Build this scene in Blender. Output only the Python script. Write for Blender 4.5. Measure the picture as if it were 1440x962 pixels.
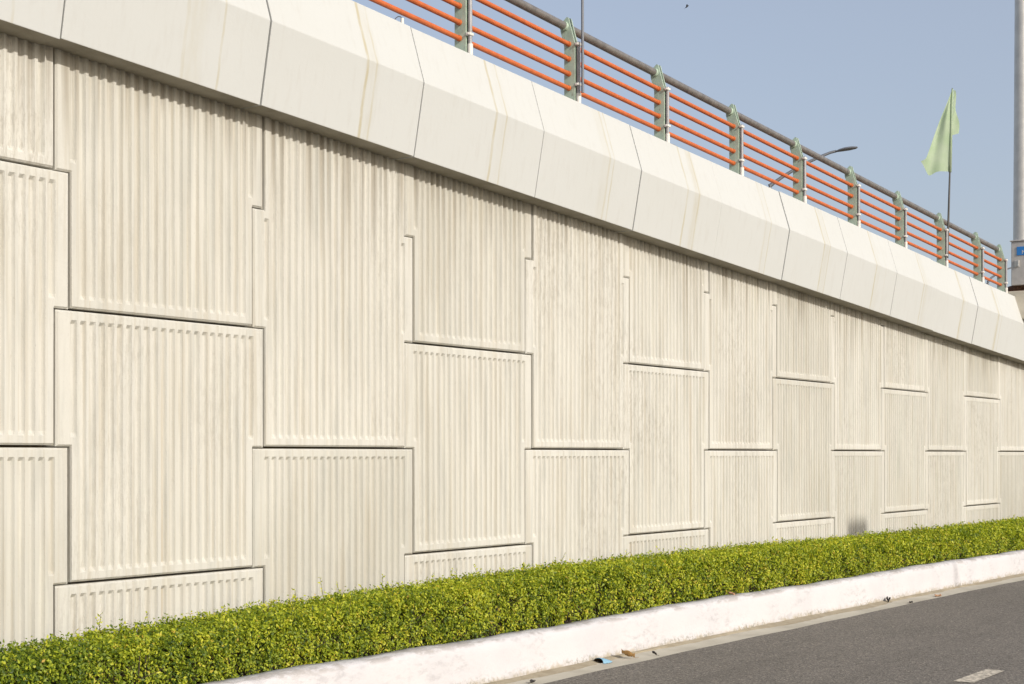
import bpy, bmesh, math, random
import numpy as np
from mathutils import Vector, Matrix
R = math.radians
random.seed(7)
for o in list(bpy.data.objects):
    bpy.data.objects.remove(o, do_unlink=True)
scene = bpy.context.scene
COL = scene.collection

# ------------------------------------------------------------------ camera
cd = bpy.data.cameras.new('camera')
cam = bpy.data.objects.new('camera', cd)
COL.objects.link(cam)
cam.location = (0, -6.7, 1.45)
cam.rotation_euler = (R(90), 0, R(-54.98))
cd.sensor_width = 36.0
cd.lens = 52.9
cd.shift_y = 158 / 1440
cd.clip_start = 0.1
cd.clip_end = 3000
scene.camera = cam

# ------------------------------------------------------------------ light
SUN_EL, SUN_AZ = 25.5, 192.0          # azimuth clockwise from +Y
world = bpy.data.worlds.new('World')
scene.world = world
world.use_nodes = True
wn = world.node_tree
for n in list(wn.nodes):
    wn.nodes.remove(n)
sky = wn.nodes.new('ShaderNodeTexSky')
sky.sky_type = 'NISHITA'
sky.sun_disc = False
sky.sun_elevation = R(SUN_EL)
sky.sun_rotation = R(SUN_AZ)
sky.altitude = 0
sky.air_density = 1.0
sky.dust_density = 3.0
sky.ozone_density = 1.5
bg = wn.nodes.new('ShaderNodeBackground')
bg.inputs['Strength'].default_value = 0.15
haze_mix = wn.nodes.new('ShaderNodeMix')          # dusty dry-season air: the blue is milky all over
haze_mix.data_type = 'RGBA'
haze_mix.inputs[0].default_value = 0.5
haze_mix.inputs[7].default_value = (3.05, 3.17, 3.6, 1)
wo = wn.nodes.new('ShaderNodeOutputWorld')
wn.links.new(sky.outputs[0], haze_mix.inputs[6])
wn.links.new(haze_mix.outputs[2], bg.inputs[0])
wn.links.new(bg.outputs[0], wo.inputs[0])

sl = bpy.data.lights.new('sun', 'SUN')
sl.energy = 3.1
sl.angle = R(0.6)
sl.color = (1.0, 0.945, 0.86)
so = bpy.data.objects.new('sun', sl)
COL.objects.link(so)
sd = Vector((math.sin(R(SUN_AZ)) * math.cos(R(SUN_EL)), math.cos(R(SUN_AZ)) * math.cos(R(SUN_EL)), math.sin(R(SUN_EL))))
so.rotation_euler = sd.to_track_quat('Z', 'Y').to_euler()
so.location = (0, -20, 20)

scene.view_settings.view_transform = 'Standard'
scene.view_settings.look = 'None'
scene.view_settings.gamma = 1.0
scene.view_settings.use_curve_mapping = False
scene.view_settings.exposure = 0.2
scene.render.engine = 'CYCLES'

# ------------------------------------------------------------------ helpers
def tag(o, label=None, cat=None, group=None, kind=None):
    if label: o['label'] = label
    if cat: o['category'] = cat
    if group: o['group'] = group
    if kind: o['kind'] = kind
    return o

def empty(name, loc, label, cat, group=None):
    o = bpy.data.objects.new(name, None)
    COL.objects.link(o)
    o.location = loc
    o.empty_display_size = 0.2
    return tag(o, label, cat, group)

def link(name, me, mat, parent=None, smooth=False):
    o = bpy.data.objects.new(name, me)
    COL.objects.link(o)
    if mat is not None and not me.materials:
        me.materials.append(mat)
    if parent is not None:
        o.parent = parent
    if smooth:
        me.polygons.foreach_set('use_smooth', [True] * len(me.polygons))
    return o

def from_bm(name, bm, mat, parent=None, smooth=False, origin=None):
    if origin is None and parent is not None:
        origin = parent.location
    if origin is not None:
        bmesh.ops.translate(bm, verts=bm.verts, vec=-Vector(origin))
    me = bpy.data.meshes.new(name)
    bm.normal_update()
    bm.to_mesh(me)
    bm.free()
    return link(name, me, mat, parent, smooth)

def smooth_by_angle(o, deg=40):
    bm = bmesh.new()
    bm.from_mesh(o.data)
    for f in bm.faces: f.smooth = True
    for e in bm.edges:
        if len(e.link_faces) == 2 and e.calc_face_angle(0) > R(deg):
            e.smooth = False
    bm.to_mesh(o.data)
    bm.free()
    return o

def prism(bm, pts, x0, x1, dz0=0.0, dz1=0.0):
    """profile of (y,z) points extruded along X, sheared in z"""
    a = [bm.verts.new((x0, y, z + dz0)) for y, z in pts]
    b = [bm.verts.new((x1, y, z + dz1)) for y, z in pts]
    n = len(pts)
    fs = [bm.faces.new(a), bm.faces.new(b[::-1])]
    for i in range(n):
        fs.append(bm.faces.new((a[i], b[i], b[(i + 1) % n], a[(i + 1) % n])))
    bmesh.ops.recalc_face_normals(bm, faces=fs)

def box(bm, x0, x1, y0, y1, z0, z1, bev=0.0):
    t = bmesh.new()
    prism(t, [(y0, z0), (y1, z0), (y1, z1), (y0, z1)], x0, x1)
    if bev:
        bmesh.ops.bevel(t, geom=t.edges[:], offset=bev, segments=2, affect='EDGES', profile=0.5)
    me = bpy.data.meshes.new('tmp'); t.to_mesh(me); t.free()
    bm.from_mesh(me); bpy.data.meshes.remove(me)

def tube(bm, p0, p1, r0, r1=None, n=16, cap=True):
    r1 = r0 if r1 is None else r1
    p0, p1 = Vector(p0), Vector(p1)
    q = (p1 - p0).to_track_quat('Z', 'Y')
    ra, rb = [], []
    for i in range(n):
        a = 2 * math.pi * i / n
        d = q @ Vector((math.cos(a), math.sin(a), 0))
        ra.append(bm.verts.new(p0 + d * r0))
        rb.append(bm.verts.new(p1 + d * r1))
    fs = []
    for i in range(n):
        fs.append(bm.faces.new((ra[i], ra[(i + 1) % n], rb[(i + 1) % n], rb[i])))
    if cap:
        fs.append(bm.faces.new(ra[::-1])); fs.append(bm.faces.new(rb))
    return fs

def path_tube(bm, pts, rad, n=10):
    rings = []
    pts = [Vector(p) for p in pts]
    for i, p in enumerate(pts):
        d = (pts[min(i + 1, len(pts) - 1)] - pts[max(i - 1, 0)]).normalized()
        q = d.to_track_quat('Z', 'Y')
        r = rad[i] if isinstance(rad, (list, tuple)) else rad
        rings.append([bm.verts.new(p + q @ Vector((math.cos(2 * math.pi * k / n) * r, math.sin(2 * math.pi * k / n) * r, 0))) for k in range(n)])
    for a, b in zip(rings[:-1], rings[1:]):
        # match the nearest start vertex to avoid twisting
        sh = min(range(n), key=lambda s: (a[0].co - b[s].co).length)
        b[:] = b[sh:] + b[:sh]
        for k in range(n):
            bm.faces.new((a[k], a[(k + 1) % n], b[(k + 1) % n], b[k]))
    bm.faces.new(rings[0][::-1]); bm.faces.new(rings[-1])

def interp(x, xs, ys):
    return float(np.interp(x, xs, ys))

# ------------------------------------------------------------------ material tools
class NT:
    def __init__(self, name):
        self.m = bpy.data.materials.new(name)
        self.m.use_nodes = True
        self.t = self.m.node_tree
        self.b = self.t.nodes['Principled BSDF']
        self.out = self.t.nodes['Material Output']
    def n(self, typ, **kw):
        x = self.t.nodes.new(typ)
        for k, v in kw.items():
            setattr(x, k, v)
        return x
    def l(self, a, b):
        self.t.links.new(a, b)
    def val(self, x, sock):
        if isinstance(x, (int, float)): sock.default_value = x
        elif isinstance(x, tuple): sock.default_value = x
        else: self.l(x, sock)
    def math(self, op, a, b=0.0, c=None, clamp=False):
        x = self.n('ShaderNodeMath', operation=op)
        x.use_clamp = clamp
        self.val(a, x.inputs[0]); self.val(b, x.inputs[1])
        if c is not None: self.val(c, x.inputs[2])
        return x.outputs[0]
    def pos(self):
        return self.n('ShaderNodeNewGeometry').outputs['Position']
    def xyz(self, v):
        s = self.n('ShaderNodeSeparateXYZ'); self.l(v, s.inputs[0])
        return s.outputs
    def scale(self, v, s, off=(0, 0, 0)):
        x = self.n('ShaderNodeMapping')
        self.l(v, x.inputs['Vector'])
        x.inputs['Scale'].default_value = s
        x.inputs['Location'].default_value = off
        return x.outputs[0]
    def noise(self, v, scale=1.0, detail=4, rough=0.6, dist=0.0):
        x = self.n('ShaderNodeTexNoise')
        self.l(v, x.inputs['Vector'])
        x.inputs['Scale'].default_value = scale
        x.inputs['Detail'].default_value = detail
        x.inputs['Roughness'].default_value = rough
        x.inputs['Distortion'].default_value = dist
        return x.outputs['Fac']
    def ramp(self, f, a, b, lo=0.0, hi=1.0):
        x = self.n('ShaderNodeMapRange')
        x.interpolation_type = 'SMOOTHSTEP'
        self.val(f, x.inputs['Value'])
        self.val(a, x.inputs['From Min']); self.val(b, x.inputs['From Max'])
        self.val(lo, x.inputs['To Min']); self.val(hi, x.inputs['To Max'])
        return x.outputs[0]
    def mix(self, f, a, b, blend='MIX'):
        x = self.n('ShaderNodeMix', data_type='RGBA', blend_type=blend)
        self.val(f, x.inputs[0])
        self.val(a + (1,) if isinstance(a, tuple) else a, x.inputs[6])
        self.val(b + (1,) if isinstance(b, tuple) else b, x.inputs[7])
        return x.outputs[2]
    def color(self, c): self.val(c + (1,) if isinstance(c, tuple) else c, self.b.inputs['Base Color'])
    def rough(self, r): self.val(r, self.b.inputs['Roughness'])
    def metal(self, r): self.val(r, self.b.inputs['Metallic'])
    def spec(self, r): self.b.inputs['Specular IOR Level'].default_value = r
    def bump(self, h, strength=0.3, dist=0.01):
        x = self.n('ShaderNodeBump')
        x.inputs['Strength'].default_value = strength
        x.inputs['Distance'].default_value = dist
        self.l(h, x.inputs['Height'])
        self.l(x.outputs[0], self.b.inputs['Normal'])

SL = -0.048                      # slope of the ramp along X
SOF0 = 3.897
def sof(x): return SOF0 + SL * x
def top(x): return sof(x) + 0.905

# --- precast panel concrete
def mat_panel():
    m = NT('precast_concrete')
    p = m.pos()
    x, y, z = m.xyz(p)
    rnd = m.n('ShaderNodeObjectInfo').outputs['Random']
    # per panel tint
    base = m.mix(rnd, (0.475, 0.461, 0.408), (0.57, 0.556, 0.506))
    # broad cloudy tone
    cl = m.noise(m.scale(p, (0.9, 0.9, 0.7)), 1.0, 5, 0.55)
    base = m.mix(m.ramp(cl, 0.35, 0.7, 0, 0.55), base, (0.59, 0.576, 0.525))
    # vertical streaks, pinkish and grey
    st = m.noise(m.scale(p, (26, 26, 0.7)), 1.0, 3, 0.6)
    base = m.mix(m.ramp(st, 0.46, 0.66, 0, 0.42), base, (0.42, 0.375, 0.29))
    st2 = m.noise(m.scale(p, (14, 14, 1.1), (7, 3, 2)), 1.0, 3, 0.6)
    base = m.mix(m.ramp(st2, 0.48, 0.68, 0, 0.5), base, (0.42, 0.415, 0.375))
    st3 = m.noise(m.scale(p, (20, 20, 0.9), (17, 3, 12)), 1.0, 3, 0.6)
    base = m.mix(m.ramp(st3, 0.54, 0.7, 0, 0.35), base, (0.62, 0.605, 0.53))
    th = m.noise(m.scale(p, (30, 30, 0.10), (1, 3, 2)), 1.0, 2, 0.5)
    base = m.mix(m.ramp(th, 0.70, 0.745, 0, 0.55), base, (0.36, 0.27, 0.16))
    # weathered patches broken into vertical dashes: only some panels carry them
    pa = m.noise(m.scale(p, (0.75, 0.75, 0.6), (3.1, 0, 5.7)), 1.0, 4, 0.6)
    da = m.noise(m.scale(p, (55, 55, 11.0)), 1.0, 4, 0.75)
    sel = m.math('MULTIPLY', m.ramp(pa, 0.44, 0.62), m.ramp(da, 0.47, 0.60))
    base = m.mix(m.math('MULTIPLY', sel, m.ramp(rnd, 0.35, 0.8, 0.22, 0.52)), base, (0.375, 0.35, 0.30))
    # fine speckle / pores
    sp = m.noise(m.scale(p, (70, 70, 45)), 1.0, 3, 0.7)
    base = m.mix(m.ramp(sp, 0.62, 0.75, 0, 0.35), base, (0.36, 0.32, 0.26))
    # runs of dirty water from the coping, in groups of different length
    dz = m.math('SUBTRACT', m.math('ADD', m.math('MULTIPLY', x, SL), SOF0), z)
    run = m.noise(m.scale(p, (17, 17, 0.25), (0, 0, 9)), 1.0, 3, 0.65)
    grp = m.noise(m.scale(p, (0.55, 0.0, 0.0), (4.4, 0, 0)), 1.0, 2, 0.5)
    ln = m.math('ADD', m.math('MULTIPLY', m.ramp(grp, 0.38, 0.66), 0.9), 0.16)
    fall = m.ramp(m.math('DIVIDE', dz, ln), 0.05, 1.0, 1.0, 0.0)
    amt = m.math('MULTIPLY', m.math('MULTIPLY', m.ramp(run, 0.45, 0.66), fall), 0.72)
    base = m.mix(amt, base, (0.29, 0.26, 0.21))
    m.color(base)
    m.rough(0.92); m.spec(0.2)
    h = m.noise(p, 55, 6, 0.65)
    h2 = m.noise(p, 9, 3, 0.5)
    m.bump(m.math('ADD', h, m.math('MULTIPLY', h2, 1.5)), 0.32, 0.006)
    return m.m

JX0, JP = 6.645, 1.49            # coping joints
PX0 = 8.92                       # first railing post in view
def mat_coping():
    m = NT('painted_coping_concrete')
    p = m.pos()
    x, y, z = m.xyz(p)
    base = (0.525, 0.532, 0.515)
    cl = m.noise(m.scale(p, (0.8, 0.8, 1.2)), 1.0, 5, 0.55)
    c = m.mix(m.ramp(cl, 0.35, 0.7, 0, 0.5), base, (0.505, 0.51, 0.487))
    st = m.noise(m.scale(p, (22, 22, 0.5)), 1.0, 3, 0.6)
    c = m.mix(m.ramp(st, 0.5, 0.75, 0, 0.22), c, (0.44, 0.425, 0.39))
    # one or two rusty runs under every railing post
    cell = m.math('FLOOR', m.math('DIVIDE', m.math('SUBTRACT', x, PX0 - 0.745), JP))
    for k, (off, amp, w, g) in enumerate(((0.12, 0.16, 0.020, 0.72), (0.30, 0.22, 0.013, 0.5), (0.16, 0.14, 0.085, 0.28))):
        wn_ = m.n('ShaderNodeTexWhiteNoise', noise_dimensions='1D')
        m.l(m.math('ADD', cell, 17.3 * (k + 1)), wn_.inputs['W'])
        r = wn_.outputs['Value']
        wob = m.math('MULTIPLY', m.math('SUBTRACT', m.noise(m.scale(p, (0, 0, 3.0), (k * 5, 0, 0)), 1.0, 3, 0.6), 0.5), 0.05)
        xc = m.math('ADD', m.math('ADD', m.math('MULTIPLY', cell, JP), PX0 + off), m.math('ADD', m.math('MULTIPLY', m.math('SUBTRACT', r, 0.5), amp), wob))
        d = m.math('ABSOLUTE', m.math('SUBTRACT', x, xc))
        band = m.ramp(m.math('DIVIDE', d, w), 0.25, 1.0, 1.0, 0.0)
        wn2 = m.n('ShaderNodeTexWhiteNoise', noise_dimensions='1D')
        m.l(m.math('ADD', cell, 71.7 * (k + 1)), wn2.inputs['W'])
        br = m.ramp(m.noise(m.scale(p, (18, 18, 2.2)), 1.0, 4, 0.65), 0.3, 0.62, 0.35, 1.0)
        f = m.math('MULTIPLY', m.math('MULTIPLY', band, br), m.math('MULTIPLY', m.ramp(wn2.outputs['Value'], 0.0, 0.8, 0.25, 1.0), g))
        c = m.mix(f, c, (0.40, 0.345, 0.205))
    sp = m.noise(m.scale(p, (40, 40, 40)), 1.0, 3, 0.7)
    c = m.mix(m.ramp(sp, 0.70, 0.78, 0, 0.4), c, (0.38, 0.355, 0.31))
    m.color(c); m.rough(0.85); m.spec(0.25)
    m.bump(m.math('ADD', m.noise(p, 40, 5, 0.6), m.math('MULTIPLY', m.noise(p, 3, 3, 0.5), 2.0)), 0.15, 0.006)
    return m.m

def mat_plain_concrete(name, col, col2, sc=3.0, rough=0.9, bump=0.3):
    m = NT(name)
    p = m.pos()
    c = m.mix(m.ramp(m.noise(p, sc, 6, 0.62), 0.35, 0.7), col, col2)
    c = m.mix(m.ramp(m.noise(p, sc * 17, 4, 0.7), 0.58, 0.75, 0, 0.4), c, tuple(v * 0.6 for v in col))
    m.color(c); m.rough(rough); m.spec(0.2)
    m.bump(m.noise(p, 60, 5, 0.7), bump, 0.006)
    return m.m

def mat_kerb():
    m = NT('whitewashed_concrete')
    p = m.pos(); x, y, z = m.xyz(p)
    c = m.mix(m.ramp(m.noise(p, 2.2, 5, 0.6), 0.35, 0.7), (0.575, 0.557, 0.56), (0.54, 0.525, 0.533))
    # scuffs where paint has worn
    s = m.math('MULTIPLY', m.ramp(m.noise(m.scale(p, (1.6, 1.6, 2.2), (2, 0, 0)), 1.0, 5, 0.65), 0.45, 0.60), m.ramp(m.noise(m.scale(p, (11, 11, 26)), 1.0, 5, 0.7), 0.45, 0.66))
    c = m.mix(m.math('MULTIPLY', s, 0.38), c, (0.30, 0.285, 0.29))
    # crust of dirt splashed along the foot
    foot = m.ramp(m.math('ADD', z, m.math('MULTIPLY', m.math('SUBTRACT', m.noise(p, 16, 5, 0.7), 0.5), 0.14)), 0.0, 0.045, 1.0, 0.0)
    c = m.mix(m.math('MULTIPLY', foot, m.ramp(m.noise(p, 5, 3, 0.6), 0.35, 0.6, 0.25, 0.95)), c, (0.38, 0.33, 0.25))
    fl = m.math('MULTIPLY', m.ramp(z, 0.01, 0.075, 1.0, 0.0), m.math('MULTIPLY', m.ramp(m.noise(p, 42, 4, 0.7), 0.50, 0.58), m.ramp(m.noise(p, 1.7, 3, 0.6), 0.42, 0.58)))
    c = m.mix(m.math('MULTIPLY', fl, 0.8), c, (0.22, 0.21, 0.17))
    # bare top edge patches
    topm = m.math('MULTIPLY', m.ramp(z, 0.235, 0.262), m.ramp(m.noise(m.scale(p, (3.5, 7, 7)), 1.0, 5, 0.7), 0.45, 0.58))
    c = m.mix(m.math('MULTIPLY', topm, 0.8), c, (0.37, 0.34, 0.32))
    m.color(c); m.rough(0.9); m.spec(0.15)
    m.bump(m.math('ADD', m.noise(p, 30, 6, 0.7), m.math('MULTIPLY', m.noise(p, 6, 4, 0.6), 2.0)), 0.35, 0.010)
    return m.m

def mat_asphalt():
    m = NT('asphalt')
    p = m.pos()
    n1 = m.noise(p, 0.5, 5, 0.6)
    c = m.mix(m.ramp(n1, 0.3, 0.7), (0.148, 0.134, 0.116), (0.178, 0.161, 0.14))
    v = m.n('ShaderNodeTexVoronoi'); m.l(p, v.inputs['Vector']); v.inputs['Scale'].default_value = 85
    g = m.n('ShaderNodeSeparateColor'); m.l(v.outputs['Color'], g.inputs[0])
    c = m.mix(m.ramp(g.outputs[0], 0.5, 1.0, 0, 0.8), c, (0.31, 0.275, 0.235))
    c = m.mix(m.ramp(g.outputs[1], 0.6, 1.0, 0, 0.6), c, (0.045, 0.04, 0.036))
    n2 = m.noise(m.scale(p, (0.35, 3, 1)), 1.0, 4, 0.6)
    c = m.mix(m.ramp(n2, 0.5, 0.75, 0, 0.35), c, (0.10, 0.09, 0.077))
    m.color(c); m.rough(0.88); m.spec(0.25)
    m.bump(m.math('ADD', v.outputs['Distance'], m.noise(p, 160, 3, 0.7)), 0.6, 0.006)
    return m.m

def mat_paint_line():
    m = NT('worn_road_paint')
    p = m.pos()
    c = m.mix(m.ramp(m.noise(p, 28, 5, 0.7), 0.40, 0.62), (0.62, 0.56, 0.46), (0.27, 0.24, 0.20))
    m.color(c); m.rough(0.85); m.spec(0.2)
    m.bump(m.noise(p, 120, 3, 0.7), 0.5, 0.004)
    return m.m

def mat_paint(name, col, rough=0.45, var=0.25, metal=0.0, rust=None, rs=14):
    m = NT(name)
    p = m.pos()
    c = m.mix(m.ramp(m.noise(p, rs, 5, 0.65), 0.35, 0.7), col, tuple(v * (1 - var) for v in col))
    if rust:
        c = m.mix(m.ramp(m.noise(m.scale(p, (22, 22, 8)), 1.0, 5, 0.7), 0.60, 0.72, 0, 0.7), c, rust)
    m.color(c); m.rough(rough); m.metal(metal)
    m.bump(m.noise(p, 90, 4, 0.6), 0.08, 0.003)
    return m.m

def mat_leaf(name, translucent=0.35):
    m = NT(name)
    a = m.n('ShaderNodeAttribute', attribute_name='tint').outputs['Fac']
    r = m.n('ShaderNodeValToRGB')
    m.l(a, r.inputs[0])
    e = r.color_ramp.elements
    e[0].position = 0.0; e[0].color = (0.045, 0.088, 0.010, 1)
    e[1].position = 1.0; e[1].color = (0.50, 0.33, 0.05, 1)
    for q, cc in ((0.30, (0.165, 0.225, 0.015, 1)), (0.62, (0.40, 0.445, 0.028, 1)), (0.88, (0.62, 0.605, 0.055, 1))):
        k = e.new(q); k.color = cc
    d = m.n('ShaderNodeBsdfDiffuse'); t = m.n('ShaderNodeBsdfTranslucent'); g = m.n('ShaderNodeBsdfGlossy')
    g.inputs['Roughness'].default_value = 0.5
    m.l(r.outputs[0], d.inputs[0]); 
    tc = m.mix(1.0, r.outputs[0], (1.3, 1.35, 0.7), 'MULTIPLY')
    m.l(tc, t.inputs[0])
    mx = m.n('ShaderNodeMixShader'); mx.inputs[0].default_value = translucent
    m.l(d.outputs[0], mx.inputs[1]); m.l(t.outputs[0], mx.inputs[2])
    m2 = m.n('ShaderNodeMixShader'); m2.inputs[0].default_value = 0.025
    m.l(mx.outputs[0], m2.inputs[1]); m.l(g.outputs[0], m2.inputs[2])
    m.l(m2.outputs[0], m.out.inputs[0])
    return m.m

def mat_flag():
    m = NT('thin_green_cloth')
    p = m.pos()
    col = m.mix(m.ramp(m.noise(p, 6, 4, 0.6), 0.35, 0.7), (0.53, 0.66, 0.42), (0.61, 0.71, 0.50))
    d = m.n('ShaderNodeBsdfDiffuse'); t = m.n('ShaderNodeBsdfTranslucent')
    m.l(col, d.inputs[0]); m.l(col, t.inputs[0])
    mx = m.n('ShaderNodeMixShader'); mx.inputs[0].default_value = 0.45
    m.l(d.outputs[0], mx.inputs[1]); m.l(t.outputs[0], mx.inputs[2])
    m.l(mx.outputs[0], m.out.inputs[0])
    return m.m

M = dict(
    panel=mat_panel(), coping=mat_coping(), kerb=mat_kerb(), asphalt=mat_asphalt(), line=mat_paint_line(),
    core=mat_plain_concrete('rough_backing_concrete', (0.34, 0.29, 0.21), (0.26, 0.22, 0.16)),
    soffit=mat_plain_concrete('darker_soffit_concrete', (0.37, 0.34, 0.28), (0.28, 0.255, 0.205), 4.0),
    gutter=mat_plain_concrete('gutter_concrete', (0.50, 0.465, 0.385), (0.41, 0.375, 0.305), 2.5),
    ped=mat_plain_concrete('pedestal_concrete', (0.62, 0.58, 0.49), (0.54, 0.49, 0.40), 2.0, bump=0.15),
    silt=mat_plain_concrete('gutter_silt', (0.36, 0.31, 0.225), (0.29, 0.245, 0.17), 9.0, 1.0, 0.7),
    soil=mat_plain_concrete('dry_soil', (0.16, 0.115, 0.075), (0.10, 0.075, 0.05), 6.0, 1.0, 0.8),
    ground=mat_plain_concrete('bare_ground', (0.20, 0.17, 0.12), (0.13, 0.115, 0.075), 0.4, 1.0, 0.5),
    orange=mat_paint('orange_paint', (0.56, 0.135, 0.035), 0.5, 0.2),
    green=mat_paint('weathered_green_paint', (0.46, 0.565, 0.45), 0.6, 0.2, rust=(0.20, 0.15, 0.10)),
    rail=mat_paint('brown_grey_pipe', (0.27, 0.245, 0.22), 0.34, 0.3, metal=0.4),
    zinc=mat_paint('grey_pipe', (0.34, 0.335, 0.34), 0.5, 0.2, metal=0.2),
    white=mat_paint('white_fitting', (0.74, 0.72, 0.66), 0.5, 0.15),
    galv=mat_paint('galvanised_steel', (0.62, 0.60, 0.56), 0.42, 0.16, metal=0.45, rs=5),
    steel=mat_paint('brushed_cabinet_steel', (0.52, 0.49, 0.46), 0.5, 0.12, metal=0.1),
    dark=mat_paint('dark_metal', (0.06, 0.055, 0.05), 0.5, 0.3),
    lamp=mat_paint('lamp_grey', (0.16, 0.17, 0.19), 0.45, 0.15, metal=0.2),
    rust=mat_paint('rusty_steel', (0.16, 0.075, 0.04), 0.85, 0.6, rs=40),
    blue=mat_paint('blue_sign', (0.03, 0.21, 0.58), 0.4, 0.05),
    leaf=mat_leaf('hedge_leaf'),
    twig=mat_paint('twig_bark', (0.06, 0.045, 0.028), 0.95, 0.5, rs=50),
    flag=mat_flag(),
    maskblue=mat_paint('pale_blue_cloth', (0.21, 0.39, 0.52), 0.8, 0.15, rs=30),
    maskin=mat_paint('dark_brown_lining', (0.13, 0.085, 0.05), 0.9, 0.4, rs=40),  # inner side of the mask, plain dark brown
    dryleaf=mat_paint('dry_leaf', (0.30, 0.17, 0.055), 0.8, 0.45, rs=60),
    orangeleaf=mat_paint('faded_orange_leaf', (0.52, 0.30, 0.17), 0.8, 0.3, rs=60),
    black=mat_paint('blackened_leaf', (0.035, 0.03, 0.027), 0.8, 0.4, rs=60),
    birdm=mat_paint('dark_feathers', (0.05, 0.05, 0.055), 0.8, 0.3),
)

# ------------------------------------------------------------------ the setting
KX = [-60, 9, 10.3, 14, 18.5, 30, 80]
KY = [-1.13, -1.12, -1.115, -1.19, -1.31, -1.62, -2.9]
def ky(x): return interp(x, KX, KY)

def strip(name, xs, prof, mat, kind='structure', jitter=0.0, seed=1):
    """prof(x) -> list of (y,z); a sheet along X"""
    rg = random.Random(seed)
    vs, fs = [], []
    n = None
    for x in xs:
        pr = prof(x)
        n = len(pr)
        for (y, z) in pr:
            vs.append((x, y + rg.uniform(-jitter, jitter), z + rg.uniform(-jitter, jitter)))
    for i in range(len(xs) - 1):
        for k in range(n - 1):
            a = i * n + k
            fs.append((a, a + 1, a + n + 1, a + n))
    me = bpy.data.meshes.new(name)
    me.from_pydata(vs, [], fs)
    bm = bmesh.new(); bm.from_mesh(me)
    bmesh.ops.recalc_face_normals(bm, faces=bm.faces)
    if sum(f.normal.z for f in bm.faces) < 0:
        bmesh.ops.reverse_faces(bm, faces=bm.faces)
    bm.to_mesh(me); bm.free()
    return tag(link(name, me, mat), kind=kind)

me = bpy.data.meshes.new('ground')
me.from_pydata([(-600, -700, -0.014), (900, -700, -0.014), (900, 700, -0.014), (-600, 700, -0.014)], [], [(0, 1, 2, 3)])
tag(link('ground', me, M['ground']), kind='structure')

coarse = list(np.arange(-60, 80.1, 1.0))
def asph_y(x): return ky(x) - 0.285 + 0.012 * math.sin(x * 0.9) + 0.006 * math.sin(x * 5.3)
strip('road', [*np.arange(-60, 2, 2.0), *np.arange(2, 30, 0.15), *np.arange(30, 81, 2.0)],
      lambda x: [(asph_y(x), 0.0), (-4.5, 0.0), (-9, 0.0), (-14, 0.0)], M['asphalt'])
strip('gutter', [*np.arange(-60, 2, 2.0), *np.arange(2, 30, 0.3), *np.arange(30, 81, 2.0)],
      lambda x: [(ky(x) + 0.05, -0.002), (ky(x) - 0.14, -0.007), (ky(x) - 0.34, -0.005)], M['gutter'])
sr = random.Random(21)
SX = [*np.arange(-20, 2, 1.0), *np.arange(2, 30, 0.07), *np.arange(30, 60, 1.0)]
SW = [0.075 + 0.03 * math.sin(x * 1.1) + 0.02 * math.sin(x * 3.7 + 1) + sr.uniform(-0.008, 0.008) for x in SX]
sw = dict(zip(SX, SW))
strip('silt', SX, lambda x: [(ky(x) + 0.03, 0.012), (ky(x) - 0.02, 0.006), (ky(x) - sw[x], -0.0055)], M['silt'])
strip('soil', coarse, lambda x: [(ky(x) + 0.12, 0.215), (-0.4, 0.235), (0.1, 0.23)], M['soil'])

def kerb_prof(x):
    y = ky(x)
    w = 0.006 * math.sin(x * 2.1 + 1) + 0.004 * math.sin(x * 7.7)
    h = 0.27 + 0.006 * math.sin(x * 1.3) + 0.004 * math.sin(x * 6.1 + 2)
    return [(y + 0.004, -0.05), (y + w, 0.0), (y + w * 0.7 + 0.006, 0.05), (y + 0.012, 0.12), (y + 0.016 + w * 0.5, 0.19),
            (y + 0.022, h - 0.035), (y + 0.030, h - 0.014), (y + 0.048, h - 0.002), (y + 0.10, h + 0.003), (y + 0.165, h), (y + 0.178, h - 0.012), (y + 0.18, 0.1)]
k = strip('kerb', [*np.arange(-60, 2, 1.0), *np.arange(2, 30, 0.06), *np.arange(30, 81, 1.0)], kerb_prof, M['kerb'], jitter=0.0022, seed=4)
smooth_by_angle(k, 55)

# painted dashes along the lane
bm = bmesh.new()
for i in range(-6, 14):
    x0 = 9.48 + i * 2.15
    yo = -3.56
    vs = [bm.verts.new(v) for v in ((x0, yo - 0.065, 0.004), (x0 + 0.65, yo - 0.065, 0.004), (x0 + 0.64, yo + 0.06, 0.004), (x0 - 0.01, yo + 0.065, 0.004))]
    bm.faces.new(vs)
tag(from_bm('lane_marking', bm, M['line']), kind='structure')

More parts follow.
